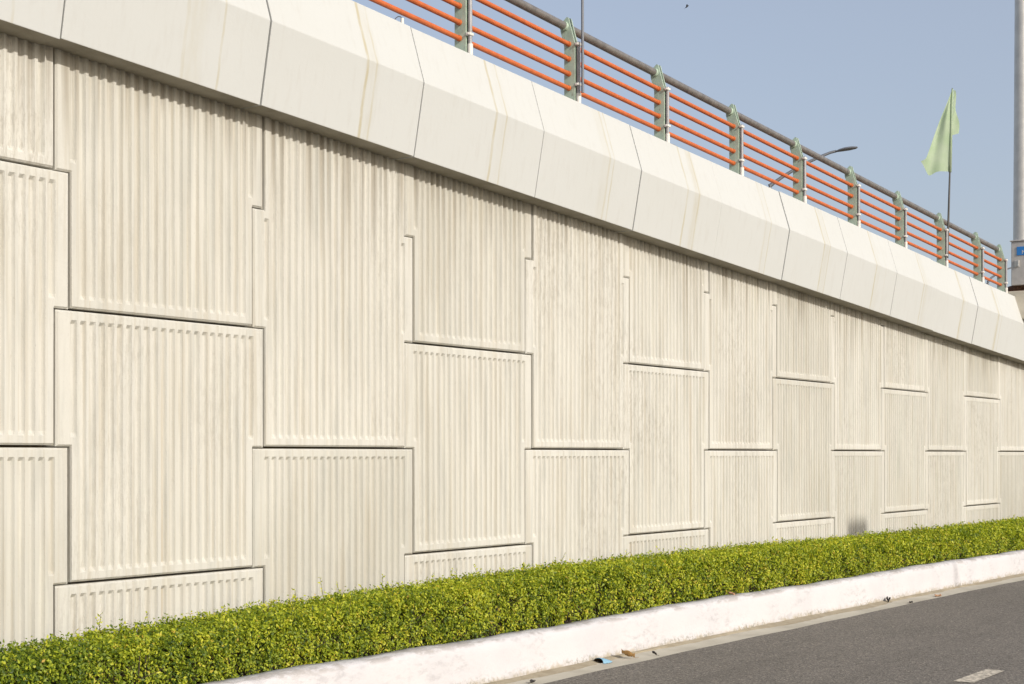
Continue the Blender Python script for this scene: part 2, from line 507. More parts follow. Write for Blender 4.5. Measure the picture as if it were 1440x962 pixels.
# ------------------------------------------------------------------ retaining wall of precast panels
wall = empty('retaining_wall', (5.3, 0, 0), 'tall cream concrete ramp wall of interlocking vertically fluted panels, behind the hedge', 'wall')
prng = random.Random(11)
P = 0.0646
def panel(cx, zb, ext=False):
    hw, lw = 0.7925, 0.6925
    b = 0.011
    z0, z1 = zb + 0.0072, zb + 1.4928
    zm = (z0 + z1) / 2
    gc = [cx + (i - 10.5) * P for i in range(22)]
    dep = 0.018
    prof = [(-0.0228, 0.0), (-0.0165, 0.55), (-0.0110, 0.95), (0.0105, 1.0), (0.0158, 0.66), (0.0228, 0.0)]
    xs = {}
    for i, c in enumerate(gc):
        for dx, q in prof:
            xs[round(c + dx, 5)] = (i, q)
    for v in (-hw, -hw + b, -lw, -lw + b, lw - b, lw, hw - b, hw):
        xs.setdefault(round(cx + v, 5), None)
    X = sorted(xs)
    rows = [z0, z0 + b, z0 + 0.050, z0 + 0.076, zm, zm + b, zm + 0.050, zm + 0.076, z1 - 0.070, z1 - 0.050, z1 - b, z1]
    if ext:                      # the topmost panel of some columns runs on up to the coping as one piece
        rows += [z1 + 0.75, z1 + 0.77]
    zi = {r: k for k, r in enumerate(rows)}
    yo = prng.uniform(-0.004, 0.004)
    tilt = prng.uniform(-0.003, 0.003)
    bm = bmesh.new()
    V = {}
    def depth(xv, k):
        g = xs[xv]
        if g is None: 
            # straddling coordinate on an outer groove: interpolate
            for i in (0, 21):
                d = xv - gc[i]
                if abs(d) < 0.0228 and k in (7, 8):
                    return dep * float(np.interp(d, [q[0] for q in prof], [q[1] for q in prof]))
            return 0.0
        i, q = g
        lo, hi = (7, 8) if i in (0, 21) else (3, 12 if ext else 8)
        return dep * q if lo <= k <= hi else 0.0
    def vert(ix, k):
        if (ix, k) not in V:
            xv = X[ix]
            V[(ix, k)] = bm.verts.new((xv, yo + tilt * (rows[k] - zm) + depth(xv, k), rows[k]))
        return V[(ix, k)]
    for ix in range(len(X) - 1):
        outer = X[ix] < cx - lw - 1e-4 or X[ix + 1] > cx + lw + 1e-4
        for k in range(len(rows) - 1):
            if outer and (k < 4 or (ext and k >= 11)): continue
            bm.faces.new((vert(ix, k), vert(ix + 1, k), vert(ix + 1, k + 1), vert(ix, k + 1)))
    be = [e for e in bm.edges if e.is_boundary]
    for v in {v for e in be for v in e.verts}:
        v.co.y += b
    r = bmesh.ops.extrude_edge_only(bm, edges=be)
    for v in [g for g in r['geom'] if isinstance(g, bmesh.types.BMVert)]:
        v.co.y = 0.118
    bmesh.ops.recalc_face_normals(bm, faces=bm.faces)
    f = max(bm.faces, key=lambda q: q.calc_area())
    if f.normal.y > 0 and abs(f.normal.y) > 0.9:
        bmesh.ops.reverse_faces(bm, faces=bm.faces)
    if z1 > sof(cx + 0.8) or ext:
        bmesh.ops.bisect_plane(bm, geom=bm.verts[:] + bm.edges[:] + bm.faces[:], plane_co=(0, 0, SOF0 + 0.03), plane_no=(-SL, 0, 1), clear_outer=True)
    if z0 < -0.02:
        bmesh.ops.bisect_plane(bm, geom=bm.verts[:] + bm.edges[:] + bm.faces[:], plane_co=(0, 0, 0.0), plane_no=(0, 0, -1), clear_outer=True)
    if len(bm.faces) == 0:
        bm.free(); return
    from_bm('wall_panel', bm, M['panel'], wall)

for c in range(-3, 21):
    cx = 4.55 + 1.5 * c
    zb = -0.007 if c % 2 == 0 else -0.757
    while zb < sof(cx - 0.8):
        e_ = 0 < sof(cx) - (zb + 1.5) < 0.62
        panel(cx, zb, e_)
        zb += 3.0 if e_ else 1.5
XL, XR = -0.75, 35.3
bm = bmesh.new()
pts0 = [(0.12, -0.3), (0.12, sof(XL)), (0.225, sof(XL)), (0.225, sof(XL) + 0.44), (9.0, sof(XL) + 0.44), (9.0, -0.3)]
pts1 = [(0.12, -0.3), (0.12, sof(XR)), (0.225, sof(XR)), (0.225, sof(XR) + 0.44), (9.0, sof(XR) + 0.44), (9.0, -0.3)]
a = [bm.verts.new((XL, y, z)) for y, z in pts0]; bb = [bm.verts.new((XR, y, z)) for y, z in pts1]
bm.faces.new(a[::-1]); bm.faces.new(bb)
for i in range(6): bm.faces.new((a[i], a[(i + 1) % 6], bb[(i + 1) % 6], bb[i]))
bmesh.ops.recalc_face_normals(bm, faces=bm.faces)
from_bm('wall_core', bm, M['core'], wall)

# ------------------------------------------------------------------ coping blocks on the wall
coping = empty('parapet', (5.3, 0, sof(5.3)), 'off-white angled concrete parapet with rust runs, capping the fluted wall', 'parapet')
crng = random.Random(5)
def coping_block(x0, x1):
    bm = bmesh.new()
    dz = crng.uniform(-0.004, 0.004); dy = crng.uniform(-0.004, 0.004)
    pr = [(-0.17, 0.0), (-0.26, 0.503), (-0.14, 0.905), (0.22, 0.905), (0.22, 0.0)]
    prism(bm, [(y + (dy if y < 0 else 0), z + dz) for y, z in pr], x0 + 0.0055, x1 - 0.0055, sof(x0), sof(x1))
    bmesh.ops.bevel(bm, geom=bm.edges[:], offset=0.004, segments=2, affect='EDGES', profile=0.5)
    bm.normal_update()
    for f in bm.faces:                      # the underside takes a darker concrete colour
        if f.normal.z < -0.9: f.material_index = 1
    o = from_bm('coping_block', bm, M['coping'], coping)
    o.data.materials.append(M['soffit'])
j = JX0 - 5 * JP
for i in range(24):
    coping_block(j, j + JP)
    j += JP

# ------------------------------------------------------------------ lamp pedestal and pole at the right
pd = empty('lamp_pedestal', (22.6, -0.15, top(22.6) - 0.4), 'beige concrete pedestal bulging from the parapet below the steel pole', 'pedestal')
bm = bmesh.new()
zt = 3.80
lv = [(zt, 0.0, 0.0), (3.52, 0.0, 0.0), (3.41, 0.02, 0.10)]
rings = []
for z, ix, iy in lv:
    rings.append([bm.verts.new(v) for v in ((22.09 + ix, 0.24, z), (23.245 - ix, 0.24, z), (23.245 - ix, -0.55 + iy, z), (22.09 + ix, -0.55 + iy, z))])
bm.faces.new(rings[0]); bm.faces.new(rings[-1][::-1])
for a, b2 in zip(rings[:-1], rings[1:]):
    for i in range(4): bm.faces.new((a[i], a[(i + 1) % 4], b2[(i + 1) % 4], b2[i]))
bmesh.ops.recalc_face_normals(bm, faces=bm.faces)
bmesh.ops.bevel(bm, geom=bm.edges[:], offset=0.012, segments=2, affect='EDGES')
from_bm('block', bm, M['ped'], pd)
bm = bmesh.new(); box(bm, 22.18, 23.0, -0.50, 0.18, zt + 0.002, zt + 0.03, 0.008)
from_bm('footing_slab', bm, M['ped'], pd)

pole = empty('lamp_pole', (22.53, -0.115, zt + 0.03), 'thick grey galvanised steel pole with a cabinet, at the right edge', 'pole')
px, py, pz = pole.location
bm = bmesh.new()
tube(bm, (px, py, pz), (px, py, 11.2), 0.132, 0.085, 40)
from_bm('shaft', bm, M['galv'], pole); smooth_by_angle(pole.children[-1])
bm = bmesh.new()
box(bm, px - 0.24, px + 0.24, py - 0.24, py + 0.24, pz, pz + 0.022, 0.003)
for dx in (-0.19, 0.19):
    for dy in (-0.19, 0.19):
        tube(bm, (px + dx, py + dy, pz + 0.02), (px + dx, py + dy, pz + 0.075), 0.016, n=8)
        tube(bm, (px + dx, py + dy, pz + 0.022), (px + dx, py + dy, pz + 0.045), 0.03, n=6)
from_bm('base_flange', bm, M['rust'], pole)
bm = bmesh.new()
lp = []
for i in range(120):
    a = i * 0.36
    rr = 0.19 + 0.012 * math.sin(a * 3.1)
    lp.append((px + rr * math.cos(a), py + rr * math.sin(a), pz + 0.045 + 0.055 * i / 120 + 0.006 * math.sin(a * 1.7)))
path_tube(bm, lp, 0.014, 6)
from_bm('cable_coil', bm, M['rust'], pole)
cab = None
bm = bmesh.new()
box(bm, 22.27, 22.46, -0.455, -0.030, 3.925, 4.565, 0.010)
box(bm, 22.255, 22.47, -0.470, -0.015, 4.567, 4.585, 0.004)
cab = from_bm('control_cabinet', bm, M['steel'], pole)
cab['label'] = 'brushed grey steel cabinet with a blue sign'
def kid(name, bm, mat):                 # sub-part of the cabinet
    return from_bm(name, bm, mat, cab, origin=pole.location)
bm = bmesh.new(); box(bm, 22.262, 22.2695, -0.40, -0.115, 4.36, 4.485, 0.002); kid('sign_plate', bm, M['blue'])
bm = bmesh.new(); box(bm, 22.252, 22.2695, -0.150, -0.085, 4.19, 4.29, 0.004); box(bm, 22.244, 22.2515, -0.150, -0.130, 4.195, 4.288, 0.003); kid('latch', bm, M['galv'])
for zz in (4.05, 4.44):
    bm = bmesh.new()
    box(bm, 22.461, 22.56, -0.26, -0.03, zz, zz + 0.04, 0.004)
    from_bm('mounting_bracket', bm, M['galv'], pole)
def lettering(txt, size, yc, zc, w=1.0):
    cu = bpy.data.curves.new('lettering', 'FONT')
    cu.body = txt; cu.size = size; cu.extrude = 0.0008; cu.align_x = 'CENTER'; cu.align_y = 'CENTER'
    t = bpy.data.objects.new('tmp', cu); COL.objects.link(t)
    me = bpy.data.meshes.new_from_object(t.evaluated_get(bpy.context.evaluated_depsgraph_get()))
    bpy.data.objects.remove(t, do_unlink=True)
    # text faces -X, reading direction towards -Y
    mtx = Matrix(((0, 0, -1, 22.2610), (-w, 0, 0, yc), (0, 1, 0, zc), (0, 0, 0, 1)))
    me.transform(Matrix.Translation(-pole.location) @ mtx)
    return link('lettering', me, M['white'], cab)
lettering('N5', 0.075, -0.245, 4.40, 1.25)
# arm and lamp head high above the picture
bm = bmesh.new()
path_tube(bm, [(px, py, 11.0), (px, py - 0.4, 11.5), (px, py - 1.4, 11.8), (px, py - 2.2, 11.85)], [0.06, 0.05, 0.04, 0.035], 10)
from_bm('arm', bm, M['galv'], pole)
bm = bmesh.new(); box(bm, px - 0.15, px + 0.15, py - 2.9, py - 2.2, 11.80, 11.92, 0.03)
from_bm('lamp_head', bm, M['lamp'], pole)

# ------------------------------------------------------------------ railing
rl = empty('railing', (8.92, 0, top(8.92)), 'green-posted railing with four orange bars and brown handrail, running along the parapet', 'railing')
post_x = [PX0 + JP * i for i in range(-4, 9)] + [21.90]
plate_pts = [(-0.052, 0.0), (-0.052, 0.515), (-0.030, 0.585), (0.012, 0.735), (0.028, 0.742), (0.088, 0.690), (0.088, 0.630), (0.052, 0.500), (0.052, 0.0)]
def xf_post(x):
    z = top(x)
    post = bpy.data.objects.new('post', None); COL.objects.link(post)
    # the post itself is a mesh: two plates and a web
    bpy.data.objects.remove(post, do_unlink=True)
    bm = bmesh.new()
    for s in (-0.026, 0.016):
        t = bmesh.new(); prism(t, [(y, zz + z) for y, zz in plate_pts], x + s, x + s + 0.010)
        me = bpy.data.meshes.new('tmp'); t.to_mesh(me); t.free(); bm.from_mesh(me); bpy.data.meshes.remove(me)
    box(bm, x - 0.0155, x + 0.0155, -0.020, -0.012, z, z + 0.50)
    p_ = from_bm('post', bm, M['green'], rl)
    def sub(name, bm, mat): return from_bm(name, bm, mat, p_, origin=rl.location)
    bm = bmesh.new(); tube(bm, (x, -0.072, z + 0.10), (x, -0.072, z + 0.525), 0.0165, n=16)
    smooth_by_angle(sub('flag_socket', bm, M['zinc']))
    bm = bmesh.new(); tube(bm, (x, -0.073, z + 0.012), (x, -0.073, z + 0.105), 0.0205, n=16); sub('socket_sleeve', bm, M['white'])
    for zz in (0.165, 0.495):
        bm = bmesh.new(); box(bm, x - 0.030, x + 0.022, -0.092, -0.053, z + zz, z + zz + 0.022, 0.004)
        tube(bm, (x - 0.040, -0.074, z + zz + 0.011), (x - 0.028, -0.074, z + zz + 0.011), 0.010, n=8)
        sub('clamp', bm, M['white'])
    bm = bmesh.new(); box(bm, x - 0.055, x + 0.075, -0.118, 0.075, z - 0.004, z + 0.012, 0.003); sub('base_plate', bm, M['white'] if False else M['zinc'])
for x in post_x: xf_post(x)
for a, b2 in zip(post_x[:-1], post_x[1:]):
    for h in (0.150, 0.268, 0.390, 0.512):
        p0 = Vector((a + 0.026, 0.004, top(a + 0.026) + h)); p1 = Vector((b2 - 0.0265, 0.004, top(b2 - 0.0265) + h))
        bm = bmesh.new()
        tube(bm, p0, p1, 0.0195, n=14)
        d = (p1 - p0).normalized()
        tube(bm, p1 - d * 0.022, p1 - d * 0.001, 0.0228, n=14)
        smooth_by_angle(from_bm('bar', bm, M['orange'], rl))
    p0 = Vector((a + 0.0265, 0.045, top(a + 0.0265) + 0.665)); p1 = Vector((b2 - 0.0265, 0.045, top(b2 - 0.0265) + 0.665))
    bm = bmesh.new(); tube(bm, p0, p1, 0.0335, n=22)
    smooth_by_angle(from_bm('handrail', bm, M['rail'], rl))
    # collars where the handrail enters the plates
    d = (p1 - p0).normalized()
    for q0, q1 in ((p1 - d * 0.03, p1 - d * 0.0005), (p0 + d * 0.0005, p0 + d * 0.012)):
        bm = bmesh.new(); tube(bm, q0, q1, 0.0385, n=22)
        smooth_by_angle(from_bm('collar', bm, M['green'], rl))

# ------------------------------------------------------------------ flag and flagpoles in the sockets
fx = PX0 + JP * 7
fb = Vector((fx, -0.080, top(fx) + 0.53))
fl = empty('flag', fb, 'pale green pennant flag furled on a thin pole above the far end of the railing', 'flag')
bm = bmesh.new()
tipx = fx + 0.20
tube(bm, (fx, -0.080, top(fx) + 0.14), (tipx, -0.080, 6.27), 0.0165, 0.007, 10)
smooth_by_angle(from_bm('pole', bm, M['dark'], fl))
def on_pole(z): return fx + 0.20 * (z - top(fx)) / (6.27 - top(fx))
bm = bmesh.new()
NR, NC = 26, 16
grid = []
for i in range(NR):
    t = i / (NR - 1)
    zp = 6.22 - t * 1.06                       # along the sleeve
    row = []
    wid = 0.015 + 0.375 * t
    for k2 in range(NC):
        s = k2 / (NC - 1)
        # hanging fold: outer edge drops and slants back to the left
        e_ = wid * s
        fold = (0.03 * math.sin(s * 8.5 + t * 2.5) * (0.3 + t) + 0.02 * math.sin(t * 9 + s * 4)) * s
        xx = on_pole(zp) - 0.55 * e_ + 0.82 * fold
        yy = -0.080 + 0.83 * e_ + 0.57 * fold
        zz = zp
        if t > 0.85:
            q_ = (t - 0.85) / 0.15
            zz += q_ * (-0.05 * math.exp(-((s - 0.68) / 0.16) ** 2) + 0.13 * max(0.0, (s - 0.72) / 0.28) ** 1.2)
        row.append(bm.verts.new((xx, yy, zz)))
    grid.append(row)
for i in range(NR - 1):
    for k2 in range(NC - 1):
        bm.faces.new((grid[i][k2], grid[i + 1][k2], grid[i + 1][k2 + 1], grid[i][k2 + 1]))
# the narrow fold that blows to the other side of the pole
grid = []
for i in range(14):
    t = i / 13
    zp = 6.24 - t * 0.60
    row = []
    for k2 in range(6):
        s = k2 / 5
        row.append(bm.verts.new((on_pole(zp) + s * (0.012 + 0.055 * t), -0.097 - s * (0.01 + 0.06 * t) + 0.015 * math.sin(t * 9 + s * 4) * s, zp + 0.03 * s * t)))
    grid.append(row)
for i in range(13):
    for k2 in range(5):
        bm.faces.new((grid[i][k2], grid[i + 1][k2], grid[i + 1][k2 + 1], grid[i][k2 + 1]))
# sleeve round the pole
tube(bm, (on_pole(5.15), -0.080, 5.15), (on_pole(6.26), -0.080, 6.26), 0.020, 0.012, 12)
c_ = from_bm('cloth', bm, M['flag'], fl, smooth=True)

gx = PX0 + JP * 1
bp = empty('flagpole', (gx - 0.025, -0.118, top(gx) + 0.10), 'bare thin grey pole strapped to a railing post, rising out of the picture', 'flagpole')
bm = bmesh.new(); tube(bm, (gx - 0.020, -0.124, top(gx) + 0.10), (gx - 0.03, -0.124, top(gx) + 2.35), 0.012, 0.010, 12)
smooth_by_angle(from_bm('shaft', bm, M['lamp'], bp))
bm = bmesh.new(); tube(bm, (gx - 0.03, -0.124, top(gx) + 2.35), (gx - 0.03, -0.124, top(gx) + 2.42), 0.016, 0.002, 12)
from_bm('finial', bm, M['zinc'], bp)

# loose wire end on the parapet, near the top of the picture
wx = 8.07
we = empty('wire_stub', (wx, -0.12, top(wx)), 'short dark wire looping out of a pale fitting on top of the parapet', 'wire')
bm = bmesh.new(); tube(bm, (wx, -0.12, top(wx) - 0.004), (wx, -0.12, top(wx) + 0.045), 0.013, 0.012, 10); from_bm('fitting', bm, M['white'], we)
bm = bmesh.new(); path_tube(bm, [(wx, -0.12, top(wx) + 0.04), (wx - 0.02, -0.122, top(wx) + 0.050), (wx - 0.05, -0.124, top(wx) + 0.045), (wx - 0.085, -0.13, top(wx) + 0.022), (wx - 0.10, -0.13, top(wx) + 0.003)], 0.003, 6)
from_bm('wire', bm, M['dark'], we)

# ------------------------------------------------------------------ street lamp beyond the ramp
ca = np.array([0, -6.7, 1.45]); th = R(35.02)
fw = np.array([math.cos(th), math.sin(th), 0]); rt = np.array([math.sin(th), -math.cos(th), 0])
def street_lamp(dist, foot, arm_pts, head_pts, label, group):
    def at(q):                          # a place in the upright plane the lamp's arm lies in
        return ca + fw * dist + rt * (q[0] - 720) / 2116 * dist + np.array([0, 0, (639 - q[1]) / 2116 * dist])
    lb = at(foot)
    lamp = empty('street_lamp', (lb[0], lb[1], 0), label, 'street lamp', group)
    bm = bmesh.new(); tube(bm, (lb[0], lb[1], 0), (lb[0], lb[1], lb[2] - 0.02), 0.10, 0.05, 16); smooth_by_angle(from_bm('pole', bm, M['lamp'], lamp))
    bm = bmesh.new()
    path_tube(bm, [at(foot)] + [at(q) for q in arm_pts], [0.05] + [0.04 - 0.014 * i / len(arm_pts) for i in range(len(arm_pts))], 10)
    smooth_by_angle(from_bm('arm', bm, M['lamp'], lamp))
    bm = bmesh.new()
    rings = []
    for q, r_ in zip(head_pts, [0.04, 0.075, 0.10, 0.10, 0.065, 0.02]):
        ring = []
        for i in range(14):
            a = 2 * math.pi * i / 14
            v = at(q) + fw * math.cos(a) * r_ * 1.3 + np.array([0, 0, math.sin(a) * r_ * (0.42 if math.sin(a) > 0 else 0.34)])
            ring.append(bm.verts.new(v))
        rings.append(ring)
    for a, b2 in zip(rings[:-1], rings[1:]):
        for i in range(14): bm.faces.new((a[i], a[(i + 1) % 14], b2[(i + 1) % 14], b2[i]))
    bm.faces.new(rings[0][::-1]); bm.faces.new(rings[-1])
    bmesh.ops.recalc_face_normals(bm, faces=bm.faces)
    smooth_by_angle(from_bm('lamp_head', bm, M['lamp'], lamp))
LAMPS = 'street lamps beyond the ramp'
street_lamp(33.0, (1082, 262), ((1088, 257.5), (1100, 249), (1118, 238), (1140, 226.5), (1158, 218.5), (1168, 214.5), (1176, 212.6)),
            ((1175, 213.2), (1180, 211.7), (1187, 210.2), (1196, 208.9), (1204, 207.9), (1206, 207.7)),
            'dark grey street lamp with a curved arm whose head rises above the handrail', LAMPS)
street_lamp(60.0, (1389, 397), ((1393, 391.5), (1400, 386.5), (1408, 382), (1416, 378.5), (1422, 376.5), (1427, 375.2)),
            ((1427, 375.3), (1430, 374.6), (1434, 373.8), (1438, 373.2), (1442, 372.7), (1443, 372.6)),
            'distant street lamp of which only the thin arm shows between the last two posts', LAMPS)

# ------------------------------------------------------------------ small bird in the sky
bc = Vector(ca + fw * 60 + rt * (966 - 720) / 2116 * 60 + np.array([0, 0, (639 - 9.5) / 2116 * 60]))
bird = empty('bird', bc, 'tiny dark bird flying high in the clear sky', 'bird')
rv = Vector(rt); up = Vector((0, 0, 1)); fv = Vector(fw)
ax = (rv * 0.75 + up * 0.55).normalized(); sdv = fv; nv = ax.cross(sdv)
bm = bmesh.new()
rings = []
for t, r_ in ((-0.085, 0.003), (-0.06, 0.016), (-0.02, 0.026), (0.02, 0.025), (0.05, 0.016), (0.065, 0.018), (0.08, 0.011), (0.098, 0.002)):
    rings.append([bm.verts.new(bc + ax * t + (sdv * math.cos(k2 * math.pi / 4) + nv * math.sin(k2 * math.pi / 4)) * r_) for k2 in range(8)])
for a, b2 in zip(rings[:-1], rings[1:]):
    for i in range(8): bm.faces.new((a[i], a[(i + 1) % 8], b2[(i + 1) % 8], b2[i]))
tl = [bm.verts.new(bc + ax * -0.08 + nv * 0.002), bm.verts.new(bc + ax * -0.15 + sdv * 0.03), bm.verts.new(bc + ax * -0.145 - sdv * 0.03)]
bm.faces.new(tl)
from_bm('body', bm, M['birdm'], bird)
for s in (-1, 1):
    bm = bmesh.new()
    pts = [(0.035, 0.01), (0.05, 0.10), (0.01, 0.20), (-0.045, 0.26), (-0.03, 0.16), (-0.035, 0.08), (-0.03, 0.01)]
    up_ = [bm.verts.new(bc + ax * a + sdv * s * w + nv * (0.008 + 0.25 * w - 0.5 * w * w)) for a, w in pts]
    dn_ = [bm.verts.new(v.co - nv * 0.004) for v in up_]
    bm.faces.new(up_); bm.faces.new(dn_[::-1])
    for i in range(len(pts)): bm.faces.new((up_[i], dn_[i], dn_[(i + 1) % 7], up_[(i + 1) % 7]))
    bmesh.ops.recalc_face_normals(bm, faces=bm.faces)
    from_bm('wing', bm, M['birdm'], bird)

# ------------------------------------------------------------------ hedge
HXS = [-6, 4.5, 5.4, 7.2, 9.5, 11.8, 15.7, 20.9, 36]
HZS = [0.46, 0.480, 0.515, 0.565, 0.590, 0.585, 0.548, 0.540, 0.535]
def htop(x): return np.interp(x, HXS, HZS)
KXa, KYa = np.array(KX, float), np.array(KY, float)
def hfront(x): return np.interp(x, KXa, KYa) + 0.215
def hback(x): return np.where(x < 12, -0.38, np.interp(x, [12, 16, 36], [-0.38, -0.46, -0.62]))
nr = np.random.default_rng(3)
_ph = nr.uniform(0, 6.28, (14,)); _fr = nr.uniform(1.5, 16, (14,)); _fz = nr.uniform(-9, 9, (14,))
def lump(x, w):
    s = 0
    for k2 in range(14):
        s = s + np.sin(x * _fr[k2] + w * _fz[k2] + _ph[k2]) / (1 + 0.12 * _fr[k2])
    return s / 6.0
hedge = empty('hedge', (8.0, -0.65, 0.22), 'long clipped yellow-green leafy hedge growing between the white kerb and the wall', 'hedge')
HO = np.array(hedge.location)

def leaves(name, x0, x1, dens, ln):
    def section(n, kind):
        per = 8
        c = max(1, n // per)
        x = nr.uniform(x0, x1, c)
        w = nr.uniform(0, 1, c) if kind != 'back' else nr.uniform(0.2, 1, c)
        zt_, yf, yb = htop(x), hfront(x), hback(x)
        dpt = np.abs(nr.normal(0, 0.026, c)) + np.where(nr.random(c) < 0.3, nr.uniform(0, 0.09, c), 0) - 0.010
        dpt = dpt + np.clip(np.sin(x * 19 + w * 11) * np.sin(x * 13 - w * 19 + 1) - 0.35, 0, 1) * 0.11       # hollows between shoots
        if kind == 'front':
            z = 0.235 + (zt_ - 0.235) * w
            y = yf + 0.03 * (w - 0.3) ** 2 + dpt + lump(x, w * 0.35) * 0.030 + 0.05 * np.clip((w - 0.86) / 0.14, 0, 1) ** 2
            keep = nr.random(c) < np.clip(0.42 + 1.8 * w + 0.45 * lump(x * 1.7 + 3, w), 0.12, 1)
            nrm = np.stack([np.zeros(c), -np.ones(c), 0.35 * np.ones(c)], 1)
        elif kind == 'top':
            y = yf + (yb - yf) * w
            z = zt_ - dpt * 0.8 + lump(x, w * 0.5 + 5) * 0.018 - 0.035 * np.clip(1 - w / 0.12, 0, 1) ** 2
            keep = np.ones(c, bool)
            nrm = np.stack([np.zeros(c), -0.35 * np.ones(c), np.ones(c)], 1)
        else:
            z = 0.235 + (zt_ - 0.235) * w
            y = yb - dpt + lump(x + 50, w * 0.35) * 0.02
            keep = np.ones(c, bool)
            nrm = np.stack([np.zeros(c), np.ones(c), 0.3 * np.ones(c)], 1)
        q = np.stack([x, y, z], 1)[keep]
        tint_off = nr.normal(0, 0.17, len(q)) - 2.2 * np.clip(dpt[keep] - 0.02, 0, 0.1)         # leaves set deeper get a darker tint
        q = np.repeat(q, per, 0) + nr.normal(0, 1, (len(q) * per, 3)) * np.array([0.017, 0.013, 0.019]) * (ln / 0.0235)
        return q, np.repeat(nrm[keep], per, 0), np.repeat(w[keep], per), np.repeat(tint_off, per)
    L = x1 - x0
    parts = [section(int(dens * L * 0.36), 'front'), section(int(dens * L * 0.52), 'top'), section(int(dens * L * 0.14), 'back')]
    P_ = np.concatenate([q[0] for q in parts]); N_ = np.concatenate([q[1] for q in parts])
    D_ = np.concatenate([q[3] for q in parts])
    n = len(P_)
    # tint: clumpy variety
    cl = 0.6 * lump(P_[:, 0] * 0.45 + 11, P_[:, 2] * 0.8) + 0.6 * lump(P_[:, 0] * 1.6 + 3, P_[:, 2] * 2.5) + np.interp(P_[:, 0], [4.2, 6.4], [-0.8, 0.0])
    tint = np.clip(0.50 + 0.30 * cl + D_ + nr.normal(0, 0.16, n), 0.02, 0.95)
    tint = np.where(nr.random(n) < 0.004, 1.0, tint)
    nn = N_ + nr.normal(0, 0.62, (n, 3)); nn /= np.linalg.norm(nn, axis=1, keepdims=True)
    dd = nr.normal(0, 1, (n, 3)) + np.array([0, -0.2, 0.5]); dd -= nn * np.sum(dd * nn, 1, keepdims=True); dd /= np.linalg.norm(dd, axis=1, keepdims=True)
    return P_, nn, dd, tint, ln * nr.uniform(0.65, 1.3, n)

def sprigs(x0, x1, per_m, ln):
    P_, N_, D_, T_, S_ = [], [], [], [], []
    stems = []
    for i in range(int((x1 - x0) * per_m)):
        x = nr.uniform(x0, x1)
        w = nr.uniform(0.0, 1.0)
        yf, yb, zt_ = float(hfront(x)), float(hback(np.array(x))), float(htop(x))
        y = yf + (yb - yf) * w
        h = float(abs(nr.normal(0.02, 0.035)) + 0.012)
        if nr.random() < 0.10: h += nr.uniform(0.02, 0.07)
        h = min(h, 0.13)
        lean = np.array([nr.normal(0, 0.3), nr.normal(0, 0.3), 1.0])
        base = np.array([x, y, zt_ - 0.03]); tip = base + lean * (h + 0.03)
        stems.append((base, tip))
        m_ = max(2, int(h / 0.011))
        for k2 in range(m_):
            t = (k2 + 0.6) / m_
            p = base + (tip - base) * (0.3 + 0.7 * t)
            d = np.array([nr.normal(0, 1), nr.normal(0, 1), 0.5 + nr.random() * 0.6]); d /= np.linalg.norm(d)
            nvv = np.cross(d, nr.normal(0, 1, 3)); nvv /= np.linalg.norm(nvv)
            P_.append(p); N_.append(nvv); D_.append(d); T_.append(nr.uniform(0.5, 0.9)); S_.append(ln * nr.uniform(0.6, 1.1))
    return (np.array(P_), np.array(N_), np.array(D_), np.array(T_), np.array(S_)), stems

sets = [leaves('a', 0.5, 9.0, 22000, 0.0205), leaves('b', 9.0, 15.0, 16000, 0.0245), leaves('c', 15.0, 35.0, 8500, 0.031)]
sp1, st1 = sprigs(1.0, 14.0, 16, 0.023)
sp2, st2 = sprigs(14.0, 30.0, 8, 0.029)
sets += [sp1, sp2]
Pn, Nn, Dn, Tn, Sn = [np.concatenate([s[i] for s in sets]) for i in range(5)]
n = len(Pn)
Wn = np.cross(Nn, Dn)
S3 = Sn[:, None]
def lv_(a, w, u): return Pn + Dn * a * S3 + Wn * w * S3 + Nn * u * S3
quads = np.stack([lv_(0, 0, 0), lv_(0.42, -0.27, 0.09), lv_(1.0, 0, -0.06), lv_(0.42, 0.27, 0.09)], 1)   # folded along the midrib
verts = (quads - HO).reshape(-1, 3).astype(np.float32)
idx = np.arange(n)[:, None] * 4
tri = np.concatenate([idx + np.array([[0, 1, 2]]), idx + np.array([[0, 2, 3]])], 1).reshape(-1).astype(np.int32)
me = bpy.data.meshes.new('foliage')
me.vertices.add(n * 4); me.vertices.foreach_set('co', verts.ravel())
me.loops.add(n * 6); me.loops.foreach_set('vertex_index', tri)
me.polygons.add(n * 2); me.polygons.foreach_set('loop_start', np.arange(0, n * 6, 3, dtype=np.int32))
me.update(calc_edges=True)
at = me.attributes.new('tint', 'FLOAT', 'POINT')
at.data.foreach_set('value', np.repeat(Tn, 4).astype(np.float32))
me.validate()
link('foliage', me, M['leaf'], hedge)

# stems: woody twigs inside, plus the stalks of the new shoots
bm = bmesh.new()
srng = random.Random(8)
for b0, t0 in st1 + st2:
    tube(bm, b0, t0, 0.0016, 0.001, 4, cap=False)
x = 0.6
while x < 30:
    for _ in range(3):
        xx = x + srng.uniform(-0.05, 0.05)
        yf, yb, zt_ = float(hfront(xx)), float(hback(np.array(xx))), float(htop(xx))
        y = srng.uniform(yf + 0.03, yb - 0.05)
        p0 = Vector((xx, y, 0.20)); p1 = Vector((xx + srng.uniform(-0.08, 0.08), y + srng.uniform(-0.05, 0.05), zt_ - 0.05))
        tube(bm, p0, p1, 0.006, 0.003, 5, cap=False)
        for k2 in range(3):
            q = p0.lerp(p1, srng.uniform(0.15, 0.8))
            e = q + Vector((srng.uniform(-0.09, 0.09), srng.uniform(-0.11, 0.06), srng.uniform(0.02, 0.10)))
            tube(bm, q, e, 0.003, 0.0015, 4, cap=False)
    x += 0.07 if x < 14 else 0.16
